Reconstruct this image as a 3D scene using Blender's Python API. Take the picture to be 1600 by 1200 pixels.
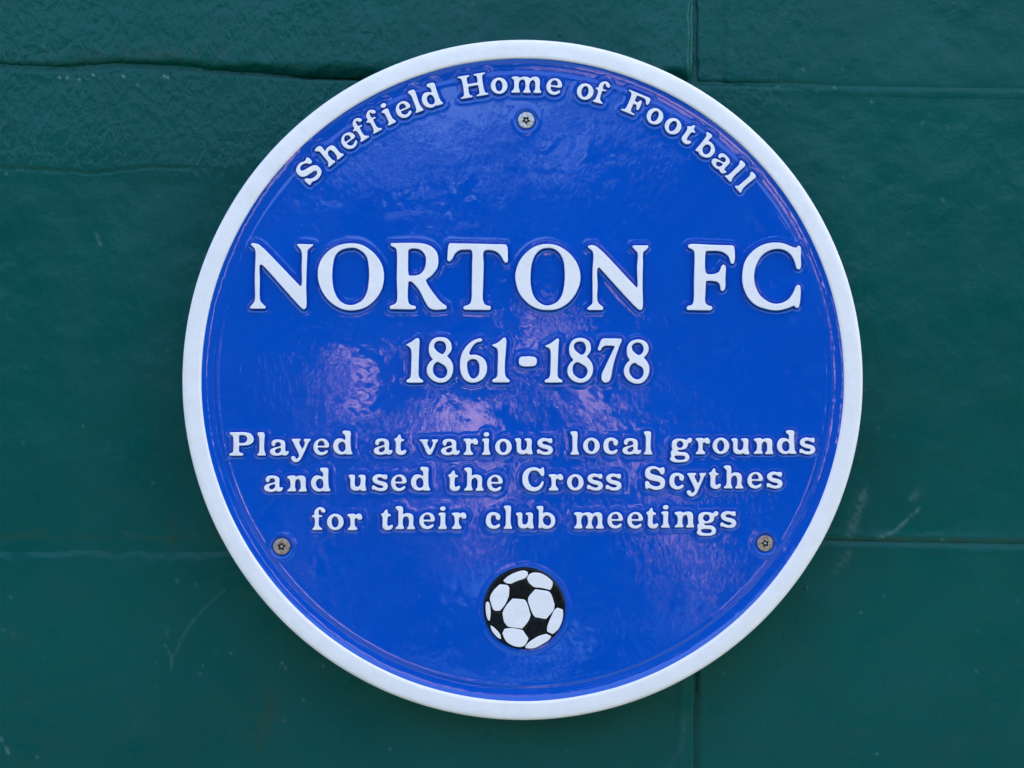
import bpy, bmesh, math, random
import numpy as np
from mathutils import Vector, Matrix
from mathutils.geometry import tessellate_polygon

# ------------------------------------------------------------------ scene, camera, sky, sun
sc = bpy.context.scene
for o in list(bpy.data.objects):
    bpy.data.objects.remove(o, do_unlink=True)
random.seed(5)
S = 0.000315            # metres to one photograph pixel, measured on the front of the plaque
D = 0.76                # camera to the front of the plaque
ZC = 1.72               # height of the camera and of the plaque over the ground
YF = -0.0330            # plane of the letter fronts (the wall face is near y = 0, the camera looks along +Y)

cam_d = bpy.data.cameras.new('camera')
cam = bpy.data.objects.new('camera', cam_d)
sc.collection.objects.link(cam)
cam.location = (0, YF - D, ZC)
cam.rotation_euler = (math.radians(90), 0, 0)
cam_d.sensor_width = 36
cam_d.lens = 36 * D / (1600 * S)
cam_d.clip_start = 0.01
cam_d.clip_end = 500
sc.camera = cam

SUN_EL, SUN_AZ = 52, 50          # the sun stands behind the wall, somewhat to the right
world = bpy.data.worlds.new('World')
sc.world = world
world.use_nodes = True
nt = world.node_tree
bg = nt.nodes['Background']
sky = nt.nodes.new('ShaderNodeTexSky')
sky.sky_type = 'NISHITA'
sky.sun_disc = False
sky.sun_elevation = math.radians(SUN_EL)
sky.sun_rotation = math.radians(SUN_AZ)
sky.air_density = 1.0
sky.dust_density = 3.5
sky.ozone_density = 1.0
nt.links.new(sky.outputs[0], bg.inputs[0])
bg.inputs[1].default_value = 0.10
sd = bpy.data.lights.new('sun', 'SUN')
sd.energy = 5.0
sd.angle = math.radians(0.5)
sd.color = (1.0, 0.95, 0.88)
sun = bpy.data.objects.new('sun', sd)
sc.collection.objects.link(sun)
ea, aa = math.radians(SUN_EL), math.radians(SUN_AZ)
sdir = Vector((math.sin(aa) * math.cos(ea), math.cos(aa) * math.cos(ea), math.sin(ea)))
sun.rotation_euler = (-sdir).to_track_quat('-Z', 'Y').to_euler()
sun.location = (3, 3, 8)
sc.view_settings.view_transform = 'Standard'
sc.view_settings.look = 'None'
sc.view_settings.exposure = 2.97
sc.view_settings.gamma = 1.0

# ------------------------------------------------------------------ helpers
COL = sc.collection
def link(o, parent=None):
    COL.objects.link(o)
    if parent is not None: o.parent = parent
    return o
def empty(name, loc, label=None, cat=None, group=None, kind=None):
    o = bpy.data.objects.new(name, None); o.location = loc
    o.empty_display_size = 0.02
    link(o)
    if label: o['label'] = label
    if cat: o['category'] = cat
    if group: o['group'] = group
    if kind: o['kind'] = kind
    return o
def mesh_np(name, verts, quads, smooth=True, tris=None):
    """fast mesh from numpy arrays"""
    me = bpy.data.meshes.new(name)
    nq = len(quads); ntr = 0 if tris is None else len(tris)
    me.vertices.add(len(verts))
    me.vertices.foreach_set('co', np.asarray(verts, dtype=np.float32).ravel())
    me.loops.add(nq * 4 + ntr * 3)
    li = np.asarray(quads, dtype=np.int32).ravel()
    st = np.arange(nq, dtype=np.int32) * 4
    if ntr:
        li = np.concatenate([li, np.asarray(tris, dtype=np.int32).ravel()])
        st = np.concatenate([st, nq * 4 + np.arange(ntr, dtype=np.int32) * 3])
    me.loops.foreach_set('vertex_index', li)
    me.polygons.add(nq + ntr)
    me.polygons.foreach_set('loop_start', st)
    me.update(calc_edges=True)
    me.polygons.foreach_set('use_smooth', np.full(nq + ntr, smooth, dtype=bool))
    me.validate()
    return me
def grid_quads(nr, nc, off=0, flip=False):
    i = np.arange(nr - 1)[:, None] * nc + np.arange(nc - 1)[None, :]
    a, b, c, d = i, i + 1, i + nc + 1, i + nc
    q = np.stack([a, d, c, b] if not flip else [a, b, c, d], -1).reshape(-1, 4)
    return q + off
def fattr(me, name, vals):
    a = me.attributes.new(name, 'FLOAT', 'POINT')
    a.data.foreach_set('value', np.asarray(vals, dtype=np.float32).ravel())
_rng = np.random.RandomState(11)
_LAT = _rng.rand(8, 256, 256)
def vnoise(x, y, k=0):
    L = _LAT[k % 8]
    xi = np.floor(x).astype(int); yi = np.floor(y).astype(int)
    fx = x - xi; fy = y - yi
    fx = fx * fx * (3 - 2 * fx); fy = fy * fy * (3 - 2 * fy)
    xi &= 255; yi &= 255; x1 = (xi + 1) & 255; y1 = (yi + 1) & 255
    return (L[yi, xi] * (1 - fx) + L[yi, x1] * fx) * (1 - fy) + (L[y1, xi] * (1 - fx) + L[y1, x1] * fx) * fy - 0.5
def fbm(x, y, k=0, n=3):
    s = 0; a = 1
    for i in range(n):
        s = s + a * vnoise(x, y, k + i); a *= 0.5; x = x * 2.03 + 17; y = y * 2.03 + 5
    return s
def sstep(a, b, v):
    t = np.clip((v - a) / (b - a), 0, 1)
    return t * t * (3 - 2 * t)

# px of the photograph -> metres, at depth dep in front of the wall (y = -dep)
def PX(px, dep=-YF):  return (px - 800.0) * S * ((D - YF - dep) / D)
def PZ(py, dep=-YF):  return ZC + (600.0 - py) * S * ((D - YF - dep) / D)

# ------------------------------------------------------------------ materials
def new_mat(name):
    m = bpy.data.materials.new(name); m.use_nodes = True
    n = m.node_tree; b = n.nodes['Principled BSDF']
    return m, n, b
def N(n, t, **kw):
    nd = n.nodes.new(t)
    for k, v in kw.items():
        if k in nd.inputs: nd.inputs[k].default_value = v
        else: setattr(nd, k, v)
    return nd
def coords(n):
    g = n.nodes.new('ShaderNodeNewGeometry')
    return g.outputs['Position']
def noise(n, vec, scale, detail=3, rough=0.5, dist=0.0):
    t = N(n, 'ShaderNodeTexNoise'); t.inputs['Scale'].default_value = scale
    t.inputs['Detail'].default_value = detail; t.inputs['Roughness'].default_value = rough
    t.inputs['Distortion'].default_value = dist
    n.links.new(vec, t.inputs['Vector'])
    return t.outputs['Fac']
def math_n(n, op, a, b=None):
    t = N(n, 'ShaderNodeMath'); t.operation = op
    for i, v in enumerate((a, b)):
        if v is None: continue
        if isinstance(v, (int, float)): t.inputs[i].default_value = v
        else: n.links.new(v, t.inputs[i])
    return t.outputs[0]
def remap(n, v, a, b, c=0.0, d=1.0):
    t = N(n, 'ShaderNodeMapRange'); t.inputs[1].default_value = a; t.inputs[2].default_value = b
    t.inputs[3].default_value = c; t.inputs[4].default_value = d
    n.links.new(v, t.inputs[0]); return t.outputs[0]
def mixc(n, f, a, b):
    t = N(n, 'ShaderNodeMix'); t.data_type = 'RGBA'
    for sock, v in ((t.inputs[0], f), (t.inputs[6], a), (t.inputs[7], b)):
        if isinstance(v, (int, float)): sock.default_value = v
        elif isinstance(v, tuple): sock.default_value = (*v, 1)
        else: n.links.new(v, sock)
    return t.outputs[2]
def bump(n, h, dist, strength=1.0, prev=None):
    t = N(n, 'ShaderNodeBump'); t.inputs['Strength'].default_value = strength
    t.inputs['Distance'].default_value = dist
    n.links.new(h, t.inputs['Height'])
    if prev is not None: n.links.new(prev, t.inputs['Normal'])
    return t.outputs[0]
def attr(n, name):
    a = N(n, 'ShaderNodeAttribute'); a.attribute_name = name; return a.outputs['Fac']
def stretch(n, vec, sx, sy, sz):
    m = N(n, 'ShaderNodeMapping'); m.inputs['Scale'].default_value = (sx, sy, sz)
    n.links.new(vec, m.inputs['Vector']); return m.outputs[0]

# blue gloss enamel
M_BLUE, n, b = new_mat('blue_gloss_enamel')
v = coords(n)
tone = noise(n, v, 25, 3)
n.links.new(mixc(n, tone, (0.0, 0.066, 0.43), (0.0, 0.080, 0.49)), b.inputs['Base Color'])
n.links.new(remap(n, noise(n, v, 60, 3), 0.35, 0.7, 0.01, 0.04), b.inputs['Roughness'])
b.inputs['IOR'].default_value = 1.5
h1 = noise(n, stretch(n, v, 1.0, 1.0, 0.5), 420, 3, 0.55, 1.2)
h2 = noise(n, v, 62, 2, 0.5)
h3 = noise(n, v, 17, 1, 0.5)
patch = remap(n, noise(n, v, 34, 3, 0.6), 0.44, 0.58, 0.12, 1.25)
nb = bump(n, h3, 0.0002)
nb = bump(n, h2, 0.00014, 1.0, nb)
nb = bump(n, math_n(n, 'MULTIPLY', math_n(n, 'MULTIPLY', h1, patch), attr(n, 'ripple')), 0.000066, 1.0, nb)
n.links.new(nb, b.inputs['Normal'])

# white enamel of rim and letters
M_WHITE, n, b = new_mat('white_gloss_enamel')
v = coords(n)
n.links.new(mixc(n, remap(n, noise(n, v, 90, 4, 0.6), 0.35, 0.75), (0.88, 0.81, 0.80), (0.83, 0.76, 0.75)), b.inputs['Base Color'])
b.inputs['Roughness'].default_value = 0.28
b.inputs['Specular IOR Level'].default_value = 0.4
nb = bump(n, noise(n, v, 260, 3, 0.5, 0.3), 0.00016)
nb = bump(n, noise(n, v, 70, 2), 0.0005, 1.0, nb)
n.links.new(nb, b.inputs['Normal'])

M_BLACK, n, b = new_mat('black_gloss_enamel')
v = coords(n)
b.inputs['Base Color'].default_value = (0.003, 0.003, 0.0035, 1)
b.inputs['Roughness'].default_value = 0.12
b.inputs['Specular IOR Level'].default_value = 0.25
n.links.new(bump(n, noise(n, v, 420, 3), 0.00012), b.inputs['Normal'])

# teal masonry paint
def paint(name):
    m, n, b = new_mat(name)
    v = coords(n)
    rough = attr(n, 'stipple'); wear = attr(n, 'wear'); stain_shade = attr(n, 'stain_shade')
    c = mixc(n, remap(n, noise(n, v, 9, 4), 0.3, 0.7), (0.0, 0.065, 0.057), (0.0006, 0.080, 0.070))
    c = mixc(n, remap(n, noise(n, v, 38, 4, 0.6), 0.52, 0.8, 0, 0.5), c, (0.008, 0.075, 0.078))
    c = mixc(n, stain_shade, c, (0.030, 0.050, 0.036))
    c = mixc(n, wear, c, (0.20, 0.30, 0.29))
    n.links.new(c, b.inputs['Base Color'])
    n.links.new(remap(n, noise(n, v, 30, 3), 0.3, 0.7, 0.24, 0.40), b.inputs['Roughness'])
    b.inputs['Specular IOR Level'].default_value = 0.17
    peel = noise(n, stretch(n, v, 1, 1, 0.6), 260, 3, 0.5, 0.5)
    lump = noise(n, v, 95, 3, 0.55)
    wide = noise(n, v, 22, 2)
    nb = bump(n, wide, 0.0030)
    nb = bump(n, lump, 0.0007, 1.0, nb)
    nb = bump(n, math_n(n, 'MULTIPLY', peel, rough), 0.0016, 1.0, nb)
    # pimples in the paint
    vo = N(n, 'ShaderNodeTexVoronoi'); vo.inputs['Scale'].default_value = 70
    n.links.new(v, vo.inputs['Vector'])
    pim = remap(n, vo.outputs['Distance'], 0.0, 0.10, 1.0, 0.0)
    msk = remap(n, noise(n, v, 24, 2), 0.50, 0.62)
    nb = bump(n, math_n(n, 'MULTIPLY', pim, msk), 0.0006, 1.0, nb)
    n.links.new(nb, b.inputs['Normal'])
    return m
M_TEAL = paint('teal_masonry_paint')

M_BACK, n, b = new_mat('shadow_dark_metal')  # unpainted back and sides, coloured near black to deepen the shadow on the wall
n.links.new(mixc(n, noise(n, coords(n), 120, 4), (0.015, 0.014, 0.013), (0.035, 0.03, 0.026)), b.inputs['Base Color'])
b.inputs['Roughness'].default_value = 0.8

M_STEEL, n, b = new_mat('stainless_steel')
v = coords(n)
n.links.new(mixc(n, remap(n, noise(n, v, 700, 3), 0.4, 0.65), (0.62, 0.61, 0.58), (0.36, 0.31, 0.25)), b.inputs['Base Color'])
b.inputs['Metallic'].default_value = 0.75
b.inputs['Roughness'].default_value = 0.42
n.links.new(bump(n, noise(n, v, 900, 3), 0.00006), b.inputs['Normal'])
M_RUST, n, b = new_mat('tarnished_steel')
v = coords(n)
n.links.new(mixc(n, remap(n, noise(n, v, 600, 3), 0.35, 0.65), (0.44, 0.36, 0.30), (0.26, 0.16, 0.10)), b.inputs['Base Color'])
b.inputs['Metallic'].default_value = 0.35
b.inputs['Roughness'].default_value = 0.5
n.links.new(bump(n, noise(n, v, 800, 3), 0.0001), b.inputs['Normal'])
M_RECESS, n, b = new_mat('dark_recess')  # dark brown colour of the star recess
n.links.new(mixc(n, noise(n, coords(n), 900, 2), (0.020, 0.018, 0.014), (0.05, 0.04, 0.03)), b.inputs['Base Color'])
b.inputs['Roughness'].default_value = 0.7

def simple_mat(name, c1, c2, scale, rough, bscale=None, bd=0.0):
    m, n, b = new_mat(name); v = coords(n)
    n.links.new(mixc(n, noise(n, v, scale, 4), c1, c2), b.inputs['Base Color'])
    b.inputs['Roughness'].default_value = rough
    if bscale: n.links.new(bump(n, noise(n, v, bscale, 3), bd), b.inputs['Normal'])
    return m
M_GROUND = simple_mat('grass', (0.035, 0.050, 0.028), (0.055, 0.070, 0.040), 3.0, 1.0, 60, 0.03)
M_LEAF = simple_mat('dark_foliage', (0.008, 0.020, 0.008), (0.018, 0.034, 0.013), 5.0, 0.9)
M_LEAF.node_tree.nodes['Principled BSDF'].inputs['Specular IOR Level'].default_value = 0.2
M_SKIN = simple_mat('skin', (0.54, 0.32, 0.28), (0.44, 0.26, 0.23), 25, 0.5, 200, 0.0003)
M_DENIM = simple_mat('slate_blue_cloth', (0.022, 0.060, 0.120), (0.035, 0.080, 0.150), 60, 0.95, 900, 0.0004)
M_CLOTH = simple_mat('dark_navy_cloth', (0.010, 0.011, 0.016), (0.016, 0.017, 0.024), 60, 0.95, 900, 0.0004)
M_HAIR = simple_mat('dark_hair', (0.015, 0.010, 0.008), (0.03, 0.02, 0.014), 90, 0.6, 500, 0.001)
M_PHONE = simple_mat('phone_shell', (0.010, 0.010, 0.011), (0.014, 0.014, 0.015), 40, 0.35)
M_GLASS = simple_mat('lens_glass', (0.004, 0.004, 0.006), (0.006, 0.006, 0.008), 40, 0.08)
M_CORE = simple_mat('concrete', (0.22, 0.22, 0.21), (0.30, 0.29, 0.27), 20, 0.9, 120, 0.002)

# ------------------------------------------------------------------ outlines of letters
def parse(s):
    out = []
    for tok in s.split():
        c = tok.endswith('*')
        x, y = tok.rstrip('*').split(',')
        out.append((float(x), float(y), c))
    return out
def crspan(p0, p1, p2, p3, n):
    """centripetal Catmull-Rom between p1 and p2"""
    def tj(ti, a, b): return ti + max(np.linalg.norm(b - a), 1e-6) ** 0.5
    t0 = 0; t1 = tj(t0, p0, p1); t2 = tj(t1, p1, p2); t3 = tj(t2, p2, p3)
    t = np.linspace(t1, t2, n, endpoint=False)[:, None]
    A1 = (t1 - t) / (t1 - t0) * p0 + (t - t0) / (t1 - t0) * p1
    A2 = (t2 - t) / (t2 - t1) * p1 + (t - t1) / (t2 - t1) * p2
    A3 = (t3 - t) / (t3 - t2) * p2 + (t - t2) / (t3 - t2) * p3
    B1 = (t2 - t) / (t2 - t0) * A1 + (t - t0) / (t2 - t0) * A2
    B2 = (t3 - t) / (t3 - t1) * A2 + (t - t1) / (t3 - t1) * A3
    return (t2 - t) / (t2 - t1) * B1 + (t - t1) / (t2 - t1) * B2
def outline(s, scale, step=1.1, sig=0.8):
    """closed smooth outline in photograph pixels, y up, from points traced on an enlargement"""
    P = parse(s); m = len(P)
    xy = [np.array([p[0], -p[1]]) / scale for p in P]
    cn = [p[2] for p in P]
    pts = []
    for i in range(m):
        p1, p2 = xy[i], xy[(i + 1) % m]
        p0 = xy[i - 1] if not cn[i] else p1 - (p2 - p1)
        p3 = xy[(i + 2) % m] if not cn[(i + 1) % m] else p2 + (p2 - p1)
        pts.append(crspan(p0, p1, p2, p3, 14))
    pts = np.concatenate(pts)
    d = np.linalg.norm(np.roll(pts, -1, 0) - pts, axis=1)
    keep = d > 1e-6
    pts = pts[keep]; d = np.linalg.norm(np.roll(pts, -1, 0) - pts, axis=1)
    L = d.sum(); cum = np.concatenate([[0], np.cumsum(d)])
    fine = max(int(L / 0.25), 40)
    t = np.linspace(0, L, fine, endpoint=False)
    cl = np.vstack([pts, pts[:1]])
    q = np.stack([np.interp(t, cum, cl[:, 0]), np.interp(t, cum, cl[:, 1])], 1)
    r = int(3 * sig / 0.25); k = np.exp(-0.5 * (np.arange(-r, r + 1) * 0.25 / sig) ** 2); k /= k.sum()
    ext = np.vstack([q[-r:], q, q[:r]])
    q = np.stack([np.convolve(ext[:, j], k, 'valid') for j in (0, 1)], 1)
    nn = max(int(L / step), 14)
    idx = (np.arange(nn) * fine / nn).astype(int)
    return q[idx]
def ell(cx, cy, rx, ry, n=14, rot=0):
    out = []
    for i in range(n):
        a = 2 * math.pi * i / n
        x, y = rx * math.cos(a), ry * math.sin(a)
        out.append('%.1f,%.1f' % (cx + x * math.cos(rot) - y * math.sin(rot), cy + x * math.sin(rot) + y * math.cos(rot)))
    return ' '.join(out)
def area(p):
    x, y = p[:, 0], p[:, 1]
    return 0.5 * np.sum(x * np.roll(y, -1) - np.roll(x, -1) * y)
def normals(p):
    t = np.roll(p, -1, 0) - np.roll(p, 1, 0)
    t /= np.maximum(np.linalg.norm(t, axis=1, keepdims=True), 1e-9)
    return np.stack([t[:, 1], -t[:, 0]], 1)       # outward for counter-clockwise loops

def raised_mesh(name, loops, h, z0=-2.4, draft=1.2, edge=1.0, mats=None, dome=0.0, unit=S):
    """raised cast piece: blue drafted sides, white rounded top. loops in px (y up), first is the outer one; h in px"""
    verts = []; quads = []; smat = []
    prof = [(draft, z0), (draft * 0.30, h * 0.45), (-0.15, h - edge * 1.0), (-0.32, h - edge * 0.55), (-0.32 - edge * 0.30, h - edge * 0.16), (-0.32 - edge * 0.8, h)]
    nmat = [0, 0, 1, 1, 1]
    tops = []
    for k, lp in enumerate(loops):
        a = area(lp)
        if (a < 0) != (k > 0): lp = lp[::-1]      # outer ccw, holes cw -> normals always point away from the letter body
        nr = normals(lp); n0 = len(verts); m = len(lp)
        for (off, z) in prof:
            for p in (lp + nr * off): verts.append((p[0] * unit, -z * unit, p[1] * unit))
        for r in range(len(prof) - 1):
            for i in range(m):
                j = (i + 1) % m
                quads.append((n0 + r * m + i, n0 + r * m + j, n0 + (r + 1) * m + j, n0 + (r + 1) * m + i)); smat.append(nmat[r])
        tops.append([n0 + (len(prof) - 1) * m + i for i in range(m)])
    flat = [i for t in tops for i in t]
    tri = tessellate_polygon([[Vector((verts[i][0] * 1e3, verts[i][2] * 1e3, 0)) for i in t] for t in tops])
    faces = quads + [tuple(flat[i] for i in t) for t in tri]
    me = bpy.data.meshes.new(name)
    me.from_pydata(verts, [], faces)
    bm = bmesh.new(); bm.from_mesh(me); bmesh.ops.recalc_face_normals(bm, faces=bm.faces)
    # make sure that the front faces look towards -Y
    tf = [f for f in bm.faces][len(quads):]
    if tf and sum(f.normal.y * f.calc_area() for f in tf) > 0: bmesh.ops.reverse_faces(bm, faces=bm.faces)
    bm.to_mesh(me); bm.free()
    for mt in (mats or (M_BLUE, M_WHITE)): me.materials.append(mt)
    nq = len(quads)
    me.polygons.foreach_set('material_index', np.array(smat + [1] * len(tri), dtype=np.int32))
    me.polygons.foreach_set('use_smooth', np.array([True] * nq + [False] * len(tri), dtype=bool))
    me.update()
    return me

# small slab-serif letters, traced at 10 units to a pixel: (baseline, outer loop, holes)
G = {
'P': (468, '90,105* 140,103 230,100 330,100 420,125 468,190 462,245 420,290 350,308 240,312* 238,350 240,400 255,420 300,430* 308,455 290,470* 95,470* 85,450 90,432* 130,422 145,400 150,340 150,220 142,165 125,150 95,140*',
      '238,150* 300,150 345,160 365,195 355,240 320,265 240,268*'),
'l': (468, '525,108* 560,100 615,103* 632,115 632,250 630,350 640,410 660,450* 655,468* 525,468* 520,450 545,425 552,400 555,300 550,180 530,145 522,130'),
'a': (466, '740,275 748,245 780,220 840,212 900,220 945,245 957,290 955,370 965,402 985,395* 1012,393* 1010,420 990,455 950,468 905,453* 860,468 800,470 740,450 716,412 730,368 775,345 850,325 885,312* 885,280 860,258 825,260 800,278* 800,305 775,322 746,303',
      '885,350 887,390 860,420 820,428 795,405 802,380 840,358'),
'y': (468, '1060,205* 1195,205* 1200,228 1175,250 1185,290 1225,370* 1260,290 1262,255 1245,230 1250,205* 1355,205* 1352,230 1325,260 1290,340 1240,450 1200,530 1150,570 1100,570 1065,540 1048,505 1060,480 1095,475 1120,495 1125,520 1145,515* 1175,480 1175,460 1150,400 1100,300 1080,255 1060,235'),
'e': (464, '552,350 560,290 600,235 680,205 750,225 790,280 798,330* 770,348 700,348 620,346* 628,385 660,415 700,418 735,398 760,385* 778,402 765,432 720,460 660,468 600,445 565,400',
      '616,318* 625,275 655,245 695,245 722,275 727,318*'),
'd': (448, '345,95* 360,78 400,75 450,78 475,95 475,200 480,350 490,400 512,425* 505,447* 420,450* 395,438* 340,452 280,440 230,400 205,330 215,260 260,205 310,195 355,205 390,225* 395,180 385,145 355,125',
      '340,250 375,260 395,300 395,370 370,400 335,405 300,380 285,330 295,280'),
't': (458, '1245,135 1262,150 1270,195 1290,210 1318,215* 1315,245* 1275,250 1265,290 1265,380 1280,400 1305,385 1325,375* 1350,385 1345,420 1320,450 1280,462 1230,455 1195,430 1185,400 1188,300 1180,245 1160,225* 1165,205 1200,190 1225,150'),
'v': (452, '55,210* 190,208* 195,235* 175,255 180,290 222,370* 260,290 262,250 245,230 250,208* 345,208* 345,230 315,265 285,350 240,440 215,453 185,440 160,400 110,290 85,250 55,225'),
'r': (460, '735,210* 780,203 850,205 870,220 900,200 940,205 968,250 960,290 930,300 900,290 875,270 855,290 850,340 855,390 870,410 895,430* 885,460* 745,460* 740,435 765,415 780,390 782,300 770,255 740,235*'),
'i': (460, '1030,215* 1060,203 1125,200 1142,210 1140,300 1142,380 1155,415 1170,440* 1160,460* 1035,460* 1028,435 1055,415 1062,380 1065,300 1060,255 1035,240', '@' + ell(1103, 139, 46, 37)),
'o': (456, ell(1365, 330, 131, 130), ell(1362, 330, 54, 86)),
'u': (448, '45,205* 80,195 130,197 145,215 145,340 155,375 185,385 215,370 230,340 235,265 225,240 198,225 200,205* 240,195 290,200 310,215 310,340 315,390 330,430* 320,450* 260,450 230,430* 190,447 120,440 85,410 75,350 72,260 48,225'),
's': (454, '625,202* 627,262 600,278* 570,265 530,245 490,246 465,262* 480,285 560,305 615,330 636,370 625,420 580,453 500,458 450,445 425,433 395,442* 386,415 390,378 415,365* 440,382 480,402 530,410 566,395 555,375* 480,355 420,325 395,285 400,240 440,205 500,190 560,202 600,196'),
'c': (460, '415,300 405,325 380,330 350,315 342,290 345,270 320,250* 285,260 268,300 270,360 290,400 330,415 370,395 400,382* 414,400 400,435 350,462 280,462 220,430 190,370 190,310 215,240 270,205 340,205 395,230 420,265'),
'g': (445, '95,290 105,240 150,208 220,200 290,210 330,225* 345,200 380,185 408,205 410,240 385,268 350,275 345,310 325,350 280,372 225,380 190,378* 190,402* 240,410 310,415 350,440 372,490 360,535 310,565 220,575 130,570 80,545 68,515 90,480* 80,440 85,395 110,375* 95,340',
      ell(222, 293, 51, 53), '140,475 180,468 260,470 300,480 300,518 270,530 180,528 145,510'),
'n': (447, '475,210* 520,197 590,197 612,217* 650,200 710,197 755,220 768,270 765,350 770,400 785,425* 775,448* 660,450* 650,430 680,400 685,340 680,290 660,255 630,255 605,290 600,340 600,390 620,420* 610,445* 480,445* 475,425 500,405 520,380 525,300 510,255 480,235'),
'h': (446, '450,100* 480,85 550,88 570,110 570,215* 610,195 670,195 720,220 735,270 732,370 745,405 765,430* 755,448* 635,448* 630,425 655,400 662,350 660,290 640,250 600,250 572,285 568,340 572,390 590,420* 585,445* 455,445* 450,425 480,400 495,370 498,250 495,160 455,120'),
'C': (447, '470,75* 492,85 500,130 500,190 485,220 455,215* 430,180 400,145 350,130 300,140 265,180 250,240 260,310 290,360 340,390 400,380 440,340 470,295 494,295* 490,340 450,410 380,450 300,452 220,415 170,340 158,250 180,160 240,100 320,78 390,85 430,105 450,98'),
'S': (434, '955,78* 977,90 977,185 950,200* 925,190 890,140 830,112 780,120 755,150 775,180 850,205 930,230 980,270 992,330 970,400 900,435 820,438 760,415 735,408 700,430* 685,410 678,308* 700,296 730,300* 760,345 810,375 880,378 918,350 905,320 830,300 740,275 690,235 678,170 700,105 770,68 840,68 900,95 930,93'),
'f': (482, '70,265* 80,250 110,245 112,200 140,150 190,122 240,130 280,165 285,195 265,210 235,205 215,185 210,160* 190,165 180,200 185,245 235,250* 241,265* 235,279 190,280 182,320 182,400 195,430 240,460* 235,482* 85,482* 80,462 105,440 118,400 118,300 105,285 75,280*'),
'b': (460, '985,110* 1060,103 1090,115 1092,160 1085,215* 1130,202 1200,215 1260,260 1280,330 1265,400 1210,450 1140,465 1090,455 1068,440* 1040,462* 1020,450 1022,350 1020,220 1015,165 985,140*',
      '1150,255 1190,275 1212,330 1205,385 1165,412 1120,395 1090,350 1092,300 1115,265'),
'm': (457, '165,215* 210,200 270,203 300,222* 350,203 420,205 455,230* 500,205 560,200 600,225 612,280 610,370 620,410 640,435* 625,458* 520,458* 510,435 535,400 540,330 530,280 505,255 480,265 455,310 445,370 455,405 475,440* 465,458* 360,458* 350,435 375,405 385,370 385,310 370,265 340,248 305,265 285,310 285,380 300,420 305,445* 290,458* 175,458* 168,435 200,405 210,370 210,300 200,255 170,235'),
'H': (0, '5,-355* 185,-355* 192,-330* 150,-318 140,-300 142,-215* 298,-215* 300,-300 290,-320 248,-330* 255,-355* 435,-355* 442,-330* 400,-320 385,-300 385,-60 400,-35 442,-25* 435,0* 250,0* 248,-25* 290,-35 300,-60 298,-172* 142,-172* 140,-60 155,-35 192,-25* 188,0* 0,0* -2,-25* 40,-35 55,-60 55,-300 40,-320 0,-330*'),
'F': (0, '0,-350* 345,-350* 365,-335 365,-240 345,-225* 325,-240 305,-285 270,-305 150,-305* 148,-215* 200,-215 220,-250 245,-265* 255,-250 255,-105 240,-90* 215,-110 200,-160 148,-165* 148,-60 165,-35 225,-28* 225,0* 0,0* -2,-28* 45,-35 60,-60 60,-290 40,-315 -2,-325*'),
}
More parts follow.
